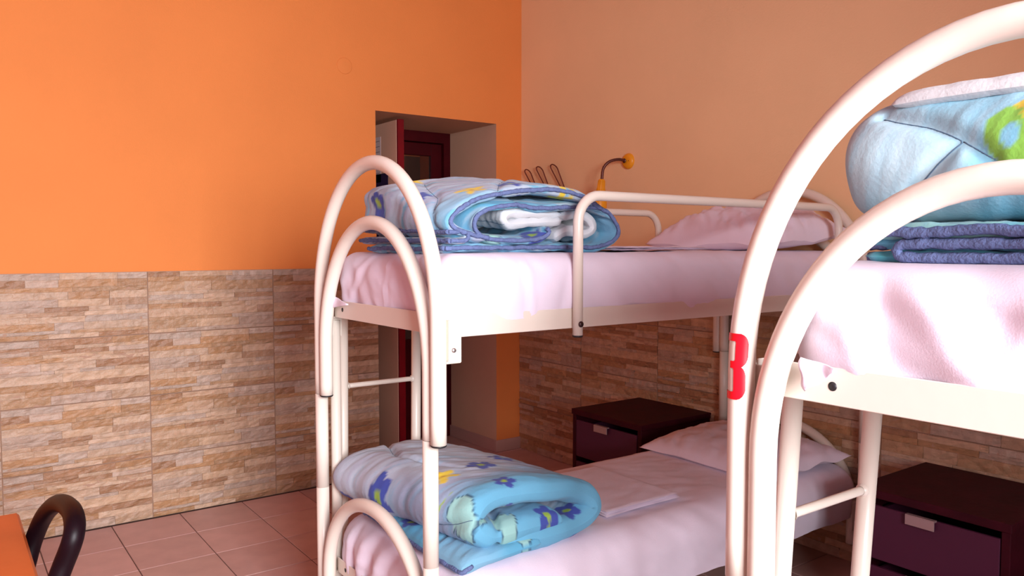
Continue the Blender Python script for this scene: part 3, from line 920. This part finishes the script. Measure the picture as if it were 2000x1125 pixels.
# lower bunk of the mid-room bed
D2 = [(1.36,0.516),(1.42,0.514),(1.545,0.512),(1.667,0.514),(1.748,0.545),(1.735,0.592),(1.638,0.640),(1.45,0.664),(1.318,0.660),(1.262,0.612),(1.310,0.560),(1.412,0.555),(1.53,0.552),(1.60,0.545)]
lean2 = lambda P: np.stack([P[...,0] - 0.10*(P[...,1]-1.93)/0.6, P[...,1], P[...,2] - 0.0*P[...,1]], -1)
E2 = [(1.190,0.492),(1.26,0.500),(1.36,0.502),(1.44,0.502),(1.50,0.502)]
st2 = [quilt_strip(D2, 1.905, 2.62, 0.086, seed=6.0, edge=0.055, tmin=0.22, step_a=0.006, step_b=0.006, base=((0.40,0.52,0.72), (0.58,0.68,0.80), LIL), streak=0.35, wr=0.0024, puff=0.006, tip=0.05, yj=0.015, xf=lean2, nearblue=True,
        flowers=(('daisy', 0.965, 2.325, 0.050, 0.3), ('tulip', 0.955, 1.950, 0.052, -1.2), ('daisy', 0.80, 1.945, 0.036, 0.9), ('tulip', 0.39, 1.975, 0.040, 0.5), ('daisy', 0.731, 2.138, 0.050, 0.2), ('daisy', 0.581, 2.22, 0.045, 0.7), ('daisy', 0.31, 1.955, 0.050, 0.4), ('daisy', 1.262, 1.915, 0.045, 1.2), ('tulip', 1.10, 1.935, 0.045, -0.6), ('star', 0.88, 2.115, 0.045, 0.2), ('stem', 0.93, 2.02, 0.035, 0.3), ('star', 0.50, 2.30, 0.03, 0.2), ('daisy', 1.02, 2.56, 0.04, 0.2)), seams=([(0.95,1.9),(1.0,2.1),(1.12,2.3),(1.02,2.6)], [(1.05,1.9),(1.22,2.15),(1.12,2.3),(1.25,2.45),(1.15,2.62)], [(0.75,2.62),(0.85,2.4),(0.8,2.15)])),
    quilt_strip(E2, 1.880, 2.50, 0.050, flowers=(('tulip', 0.25, 1.915, 0.04, 0.8), ('daisy', 0.05, 2.25, 0.04, 0.8)), seed=9.0, edge=0.05, tmin=0.3, step_a=0.006, step_b=0.006, base=((0.15,0.52,0.78), LB, LB), streak=0.15, wr=0.003, puff=0.005, tip=0.04, yj=0.02)]
duvet(st2, [np.concatenate([st2[1][3]['near'][:8][::-1], st2[1][3]['start']])], 'rolled pale blue flowered duvet on the lower mattress of the mid-room bunk', (1.45, 2.25, 0.475))

# nearer bunk
A3 = [(1.70,1.640),(1.52,1.650),(1.38,1.648),(1.285,1.634),(1.238,1.592),(1.232,1.545),(1.262,1.503),(1.34,1.490),(1.5,1.488)]
W3 = [(1.248,1.656),(1.29,1.669),(1.40,1.677),(1.58,1.677),(1.68,1.670)]
K3 = [(1.62,1.535),(1.45,1.532),(1.325,1.536),(1.292,1.565),(1.325,1.597),(1.45,1.602),(1.62,1.600)]
LA3 = [(1.205,1.453),(1.30,1.456),(1.5,1.457),(1.80,1.455)]
LB3 = [(1.212,1.434),(1.30,1.434),(1.5,1.434),(1.80,1.434)]
LC3 = [(1.208,1.414),(1.30,1.415),(1.5,1.415),(1.80,1.415)]
TQ = (0.12, 0.56, 0.66)
st3 = [
    quilt_strip(A3, 0.05, 0.735, 0.054, step_a=0.005, step_b=0.005, seed=11.0, edge=0.07, tmin=0.12, base=((0.28,0.66,0.86), (0.62,0.84,0.92), (0.74,0.87,0.92)), streak=0.2, wr=0.0012, puff=0.003,
        flowers=(('bean', 0.495, 0.478, 0.042, 0.4), ('star', 0.455, 0.462, 0.024, 0.2)), seams=([(0.44,0.685),(0.453,0.655),(0.47,0.60),(0.496,0.545),(0.52,0.58),(0.557,0.624),(0.60,0.66)], [(0.496,0.545),(0.52,0.50)])),
    quilt_strip(K3, 0.065, 0.70, 0.050, seed=17.0, edge=0.05, tmin=0.4, base=(LB, MINT, CY), streak=0.3),
    quilt_strip(LA3, 0.05, 0.700, 0.026, seed=12.0, edge=0.05, tmin=0.3, base=(TQ, MINT, CY), streak=0.4, yj=0.008, puff=0.003, tip=0.02),
    quilt_strip(LB3, 0.05, 0.685, 0.022, seed=14.0, edge=0.05, tmin=0.3, base=(TQ, CY, LB), streak=0.4, yj=0.004, puff=0.002, tip=0.02),
    quilt_strip(LC3, 0.05, 0.690, 0.022, seed=15.0, edge=0.05, tmin=0.3, base=(TQ, CY, LB), streak=0.4, yj=0.004, puff=0.002, tip=0.02),
    quilt_strip(W3, 0.05, 0.680, 0.028, step_a=0.005, seed=13.0, edge=0.06, tmin=0.2, white=True, streak=0.2, wr=0.001, puff=0.003, tip=0.03),
]
pA = [(1.200, y, 1.452 + 0.002*math.sin(y*40)) for y in np.linspace(0.05, 0.695, 60)]
pU = [(1.203, y, 1.4335) for y in np.linspace(0.05, 0.622, 50)] + [(1.203, 0.622 + 0.0105*math.sin(a), 1.4230 + 0.0105*math.cos(a)) for a in np.linspace(0.3, PI - 0.3, 8)] + [(1.203, y, 1.4125) for y in np.linspace(0.622, 0.05, 50)]
pC = [(1.225, y, 1.4125) for y in np.linspace(0.63, 0.690, 10)]
pD = [(1.225, y, 1.4330) for y in np.linspace(0.63, 0.688, 10)]
duvet(st3, [pA, pU, pC, pD], 'plump pale blue duvet with a white fold on top, on the nearer numbered bunk bed', (1.5, 0.40, 1.405), r=0.0085)

# ------------------------------------------------------------------ pillows and folded linen
def pillow(c, sx, sy, h, rz, label, seed, tilt=0.0, wrk=0.012):
    n = 56
    u = np.linspace(-1, 1, n); U, V = np.meshgrid(u, u, indexing='ij')
    # pinched corners
    X = U*sx/2*(1 - 0.055*(1 - np.abs(V)**2)*np.abs(U)**3)
    Y = V*sy/2*(1 - 0.055*(1 - np.abs(U)**2)*np.abs(V)**3)
    prof = (np.clip(1 - np.abs(U)**2.4, 0, 1)*np.clip(1 - np.abs(V)**2.6, 0, 1))**0.50
    rim = np.clip(1 - np.maximum(np.abs(U), np.abs(V)), 0, 1)
    wr = wrk*fbm(U*2.2 + V*4 + seed, V*9 - U*7, seed, 4)*np.clip(rim*6, 0, 1)
    top = h*0.78*prof + wr*0.9 + h*0.18
    bot = h*0.20 - h*0.20*prof**0.6
    fl = 0.012*NZ(U*3, V*3, seed)*(1 - np.clip(rim*8, 0, 1))
    Pt = np.stack([X, Y, top + fl], -1); Pb = np.stack([X, Y, np.maximum(bot + fl, 0.001)], -1)
    rimmask = rim <= 1e-6
    Pb[rimmask] = Pt[rimmask]
    m = n
    i = np.arange(n-1)[:,None]*m; j = np.arange(m-1)[None,:]
    Fq = np.stack([i+j, i+m+j, i+m+j+1, i+j+1], -1).reshape(-1,4)
    Vv = np.concatenate([Pt.reshape(-1,3), Pb.reshape(-1,3)])
    F = np.concatenate([Fq, Fq[:, ::-1] + n*m])
    Vv[:,2] += Vv[:,0]*tilt
    Vv[:,2] -= Vv[:,2].min()
    o = npmesh('pillow', Vv, F, M['sheet'])
    o.location = c; o.rotation_euler = (0, 0, rz)
    tag(o, label, 'pillow', 'white pillows at the heads of the mid-room bunk')
    return o
pillow((2.93, 2.235, 1.413), 0.52, 0.72, 0.195, 0.03, 'plump white pillow at the head of the upper mattress, behind the guard rail', 3.0, 0.10)
pillow((2.92, 2.23, 0.476), 0.56, 0.74, 0.11, -0.04, 'white pillow at the head of the lower mattress, below the other pillow', 8.0, 0.06, wrk=0.006)

def linen(x0, x1, y0, y1, z, label, layers, seed, rz=0.0, tl=0.007):
    cx, cy = (x0+x1)/2, (y0+y1)/2
    strips = []
    for k in range(layers):
        zz = (k + 0.6)*tl
        path = [(x0 - cx + 0.004*k, zz), (0.0, zz + 0.001), (x1 - cx - 0.003*k, zz)]
        s = quilt_strip(path, y0 - cy + 0.003*k, y1 - cy - 0.002*k, tl*0.95, step_a=0.012, step_b=0.012, edge=0.008, tmin=0.3, puff=0.002, seed=seed + k, wr=0.0012, white=True, tip=0.008, yj=0.004)
        strips.append(s)
    V, F, C = join_strips(strips)
    V[:,2] -= V[:,2].min()
    o = npmesh('folded_sheet', V, F, M['sheet']); o.location = (cx, cy, z); o.rotation_euler = (0, 0, rz)
    tag(o, label, 'sheet', 'folded white sheets'); return o
linen(1.86, 2.24, 1.985, 2.45, 0.4785, 'folded white sheet lying on the lower mattress beside the rolled duvet', 3, 20.0)
linen(1.90, 2.34, 1.95, 2.40, 1.4135, 'thin folded white sheet lying on the upper mattress between duvet and pillow', 2, 25.0, tl=0.006)

# ------------------------------------------------------------------ nightstands
def nightstand(x0, y0, label):
    t = empty('nightstand')
    D, Wd, H = 0.52, 0.52, 0.545
    W = M['wood_dark']
    x1, y1 = x0 + D, y0 + Wd
    b = MB(); b.box(x0 - 0.006, x1, y0 - 0.004, y1 + 0.004, H - 0.03, H, bev=0.002); b.build('top', W, t)
    b = MB(); b.box(x0, x1, y0, y0 + 0.028, 0, H - 0.03, bev=0.002); b.build('side_panel', W, t)
    b = MB(); b.box(x0, x1, y1 - 0.028, y1, 0, H - 0.03, bev=0.002); b.build('side_panel', W, t)
    b = MB(); b.box(x1 - 0.01, x1, y0 + 0.028, y1 - 0.028, 0.03, H - 0.03); b.build('back_panel', W, t)
    b = MB(); b.box(x0 + 0.02, x1 - 0.01, y0 + 0.028, y1 - 0.028, 0.03, 0.05); b.box(x0 + 0.02, x0 + 0.03, y0 + 0.028, y1 - 0.028, 0, 0.03); b.build('plinth', W, t)
    for z0, z1 in ((0.290, 0.488), (0.065, 0.262)):
        b = MB(); b.box(x0 - 0.002, x0 + 0.012, y0 + 0.031, y1 - 0.031, z0, z1, bev=0.002)
        b.box(x0 + 0.012, x1 - 0.06, y0 + 0.05, y0 + 0.06, z0 + 0.02, z1 - 0.03); b.box(x0 + 0.012, x1 - 0.06, y1 - 0.06, y1 - 0.05, z0 + 0.02, z1 - 0.03)
        b.box(x0 + 0.012, x1 - 0.06, y0 + 0.06, y1 - 0.06, z0 + 0.02, z0 + 0.026)
        dr = b.build('drawer', M['frost'], t)
        b = MB(); ym = (y0 + y1)/2 + 0.02
        b.box(x0 - 0.020, x0 - 0.015, ym - 0.05, ym + 0.05, z1 - 0.032, z1 + 0.002, bev=0.001); b.box(x0 - 0.018, x0 + 0.0, ym - 0.05, ym + 0.05, z1 - 0.002, z1 + 0.004)
        b.build('handle', M['handle'], dr)
    settle(t, (x0 + D/2, y0 + Wd/2, 0))
    tag(t, label, 'nightstand', 'dark two-drawer nightstands')
nightstand(2.785, 2.722, 'dark wood nightstand against the tiled wall, behind the lower mattress of the mid-room bunk')
nightstand(2.735, 1.045, 'dark wood nightstand against the tiled wall, seen below the numbered bunk through its ladder')

# ------------------------------------------------------------------ things on the walls
t = empty('reading_lamp')
b = MB(); b.lathe([(0.0, 0.020), (0.030, 0.020), (0.040, 0.016), (0.046, 0.008), (0.047, 0.0)], (XW, 3.368, 1.932), axis=(-1,0,0), seg=36); wp = b.build('wall_plate', M['yellow'], t)
b = MB(); b.lathe([(0, 0.026), (0.010, 0.026), (0.014, 0.020)], (XW - 0.008, 3.378, 1.934), axis=(-1,0,0), seg=18); b.lathe([(0, 0.0225), (0.003, 0.0222)], (XW, 3.348, 1.932), axis=(-1,0,0), seg=10); b.build('collar', M['bronze'], wp)
P, _ = smooth_path([(XW - 0.02, 3.378, 1.934), (XW - 0.065, 3.388, 1.940), (XW - 0.115, 3.412, 1.925), (XW - 0.145, 3.430, 1.885), (XW - 0.155, 3.432, 1.815)], 0.008)
b = MB(); b.tube([tuple(p) for p in P], [0.0085*(1 + 0.06*(k % 2)) for k in range(len(P))], 12); b.build('gooseneck', M['bronze'], t)
top = Vector((XW - 0.155, 3.432, 1.822)); ax = Vector((-0.07, 0.05, -1)).normalized()
b = MB(); b.lathe([(0.0, 0.0), (0.016, 0.0), (0.019, 0.006), (0.021, 0.045), (0.027, 0.075), (0.040, 0.115), (0.044, 0.155), (0.044, 0.19), (0.0415, 0.19), (0.040, 0.15), (0.03, 0.09)], top, axis=ax, seg=32); sh = b.build('lamp_shade', M['yellow'], t)
b = MB()
u = ax.cross(Vector((0,1,0))).normalized(); w = ax.cross(u)
for k in range(12):
    a = 2*PI*k/12; d = u*math.cos(a) + w*math.sin(a)
    b.tube([top + ax*0.008 + d*0.0195, top + ax*0.045 + d*0.022, top + ax*0.072 + d*0.0270], 0.0022, 6)
b.build('cooling_ribs', M['yellow'], sh)
b = MB(); b.lathe([(0.0, 0.186), (0.041, 0.186), (0.0455, 0.189), (0.0455, 0.196), (0.041, 0.196)], top, axis=ax, seg=24); b.build('rim', M['cap'], sh)
settle(t, (XW, 3.368, 1.932))
tag(t, 'yellow reading lamp on a bent gooseneck, fixed to the tan wall', 'lamp')

t = empty('coat_rack')
b = MB(); b.box(XW - 0.016, XW, 3.84, 4.30, 1.735, 1.775, bev=0.003); b.build('wall_bar', M['hookwire'], t)
for ya, za, w_ in ((4.316, 1.957, 0.032), (4.186, 1.966, 0.033), (4.034, 1.968, 0.034)):
    bt = Vector((XW - 0.018, ya - 0.118, 1.755))
    tp = Vector((XW - 0.040, ya, za))
    pts = []
    d = (tp - bt)
    side = Vector((0, 1, 0.12)).normalized()
    for k in range(9): 
        f = k/9; pts.append(bt + d*f*0.86 + side*(w_*(0.35 + 0.65*f)))
    for k in range(11):
        a = PI*k/10; pts.append(bt + d*(0.86 + 0.13*math.sin(a)) + side*(w_*math.cos(a)))
    for k in range(8, -1, -1):
        f = k/9; pts.append(bt + d*f*0.86 - side*(w_*(0.35 + 0.65*f)))
    b = MB(); b.tube(pts, 0.0042, 8); b.build('hook', M['hookwire'], t)
settle(t, (XW, 4.07, 1.755))
tag(t, 'three brown wire coat hooks on the tan wall above the piped duvet', 'coat rack')

b = MB(); b.lathe([(0.0, 0.0042), (0.044, 0.0042), (0.0475, 0.0034), (0.049, 0.0)], (0, 0, 0), axis=(0,-1,0), seg=48)
o = b.build('junction_cover', M['orange']); o.location = (2.000, YW, 2.505)
tag(o, 'round orange-painted cover plate high on the orange wall', 'cover plate')

# notices on the open door leaf (facing the camera side)
b = MB(); b.box(-0.0015, 0.0, -0.085, 0.085, -0.15, 0.15)
o = b.build('notice', M['paper']); o.location = (2.3995, 4.835, 2.005)
for k in range(7):
    b = MB(); z = 0.12 - k*0.035; b.box(-0.0019, -0.0015, -0.07, 0.055, z, z + 0.003); b.build('text_line', M['ink'], o)
tag(o, 'white paper notice on the open door leaf', 'notice')
b = MB(); b.box(-0.0015, 0.0, -0.15, 0.15, -0.22, 0.22)
o = b.build('poster', M['poster']); o.location = (2.3995, 4.81, 1.755)
b = MB(); b.tube([(-0.002, 0.03, 0.12), (-0.002, -0.01, 0.02), (-0.002, 0.02, -0.06)], 0.004, 6); b.tube([(-0.002, -0.05, -0.09), (-0.002, 0.09, -0.12)], 0.010, 6); b.build('pale_figure', M['paper'], o)
o.location = (2.3995, 4.80, 1.690)
tag(o, 'dark poster on the open door leaf, below the paper notice', 'poster')

# ------------------------------------------------------------------ table and chair at the lower left
t = empty('table')
b = MB(); b.box(-0.95, 0.150, 1.45, 2.345, 0.722, 0.750, bev=0.006); b.build('table_top', M['tablewood'], t)
b = MB()
b.box(-0.90, 0.095, 1.50, 1.525, 0.64, 0.722); b.box(-0.90, 0.095, 2.265, 2.29, 0.64, 0.722); b.box(-0.90, -0.875, 1.50, 2.29, 0.64, 0.722); b.box(0.07, 0.095, 1.50, 2.29, 0.64, 0.722)
b.build('apron', M['tablewood'], t)
for x in (-0.905, 0.05):
    for y in (1.495, 2.245):
        b = MB(); b.box(x, x + 0.05, y, y + 0.05, 0, 0.722, bev=0.004); b.build('leg', M['tablewood'], t)
settle(t, (-0.4, 1.9, 0)); tag(t, 'orange-stained wooden table, its corner at the lower left beside the chair', 'table')

t = empty('chair')
arch = [(0.085,2.205,0.46),(0.118,2.20,0.56),(0.147,2.197,0.64),(0.168,2.205,0.71),(0.187,2.172,0.774),(0.202,2.098,0.822),(0.211,2.0,0.853),(0.216,1.89,0.866),(0.214,1.825,0.858),(0.208,1.800,0.838),(0.200,1.805,0.810),(0.188,1.813,0.775),(0.160,1.812,0.70),(0.118,1.812,0.58),(0.085,1.81,0.46)]
P, _ = smooth_path(arch, 0.012)
b = MB(); b.tube([tuple(p) for p in P], 0.0205, 16); b.build('back_frame', M['chairdark'], t)
b = MB(); P, _ = smooth_path([(0.122, 2.180, 0.58), (0.138, 2.0, 0.60), (0.122, 1.830, 0.58)], 0.02); b.tube([tuple(p) for p in P], 0.014, 10); b.build('back_bar', M['steel'], t)
b = MB(); b.box(-0.33, 0.09, 1.795, 2.220, 0.425, 0.455, bev=0.010); b.build('seat', M['chairdark'], t)
for x, y, x2 in ((0.06, 1.82, 0.12), (0.06, 2.195, 0.12), (-0.30, 1.82, -0.33), (-0.30, 2.195, -0.33)):
    b = MB(); b.tube([(x2, y, 0.0), (x, y, 0.43)], [0.013, 0.018], 12); b.build('leg', M['chairdark'], t)
settle(t, (-0.1, 2.0, 0)); tag(t, 'dark chair with a rounded looped backrest, pushed up to the orange table', 'chair')
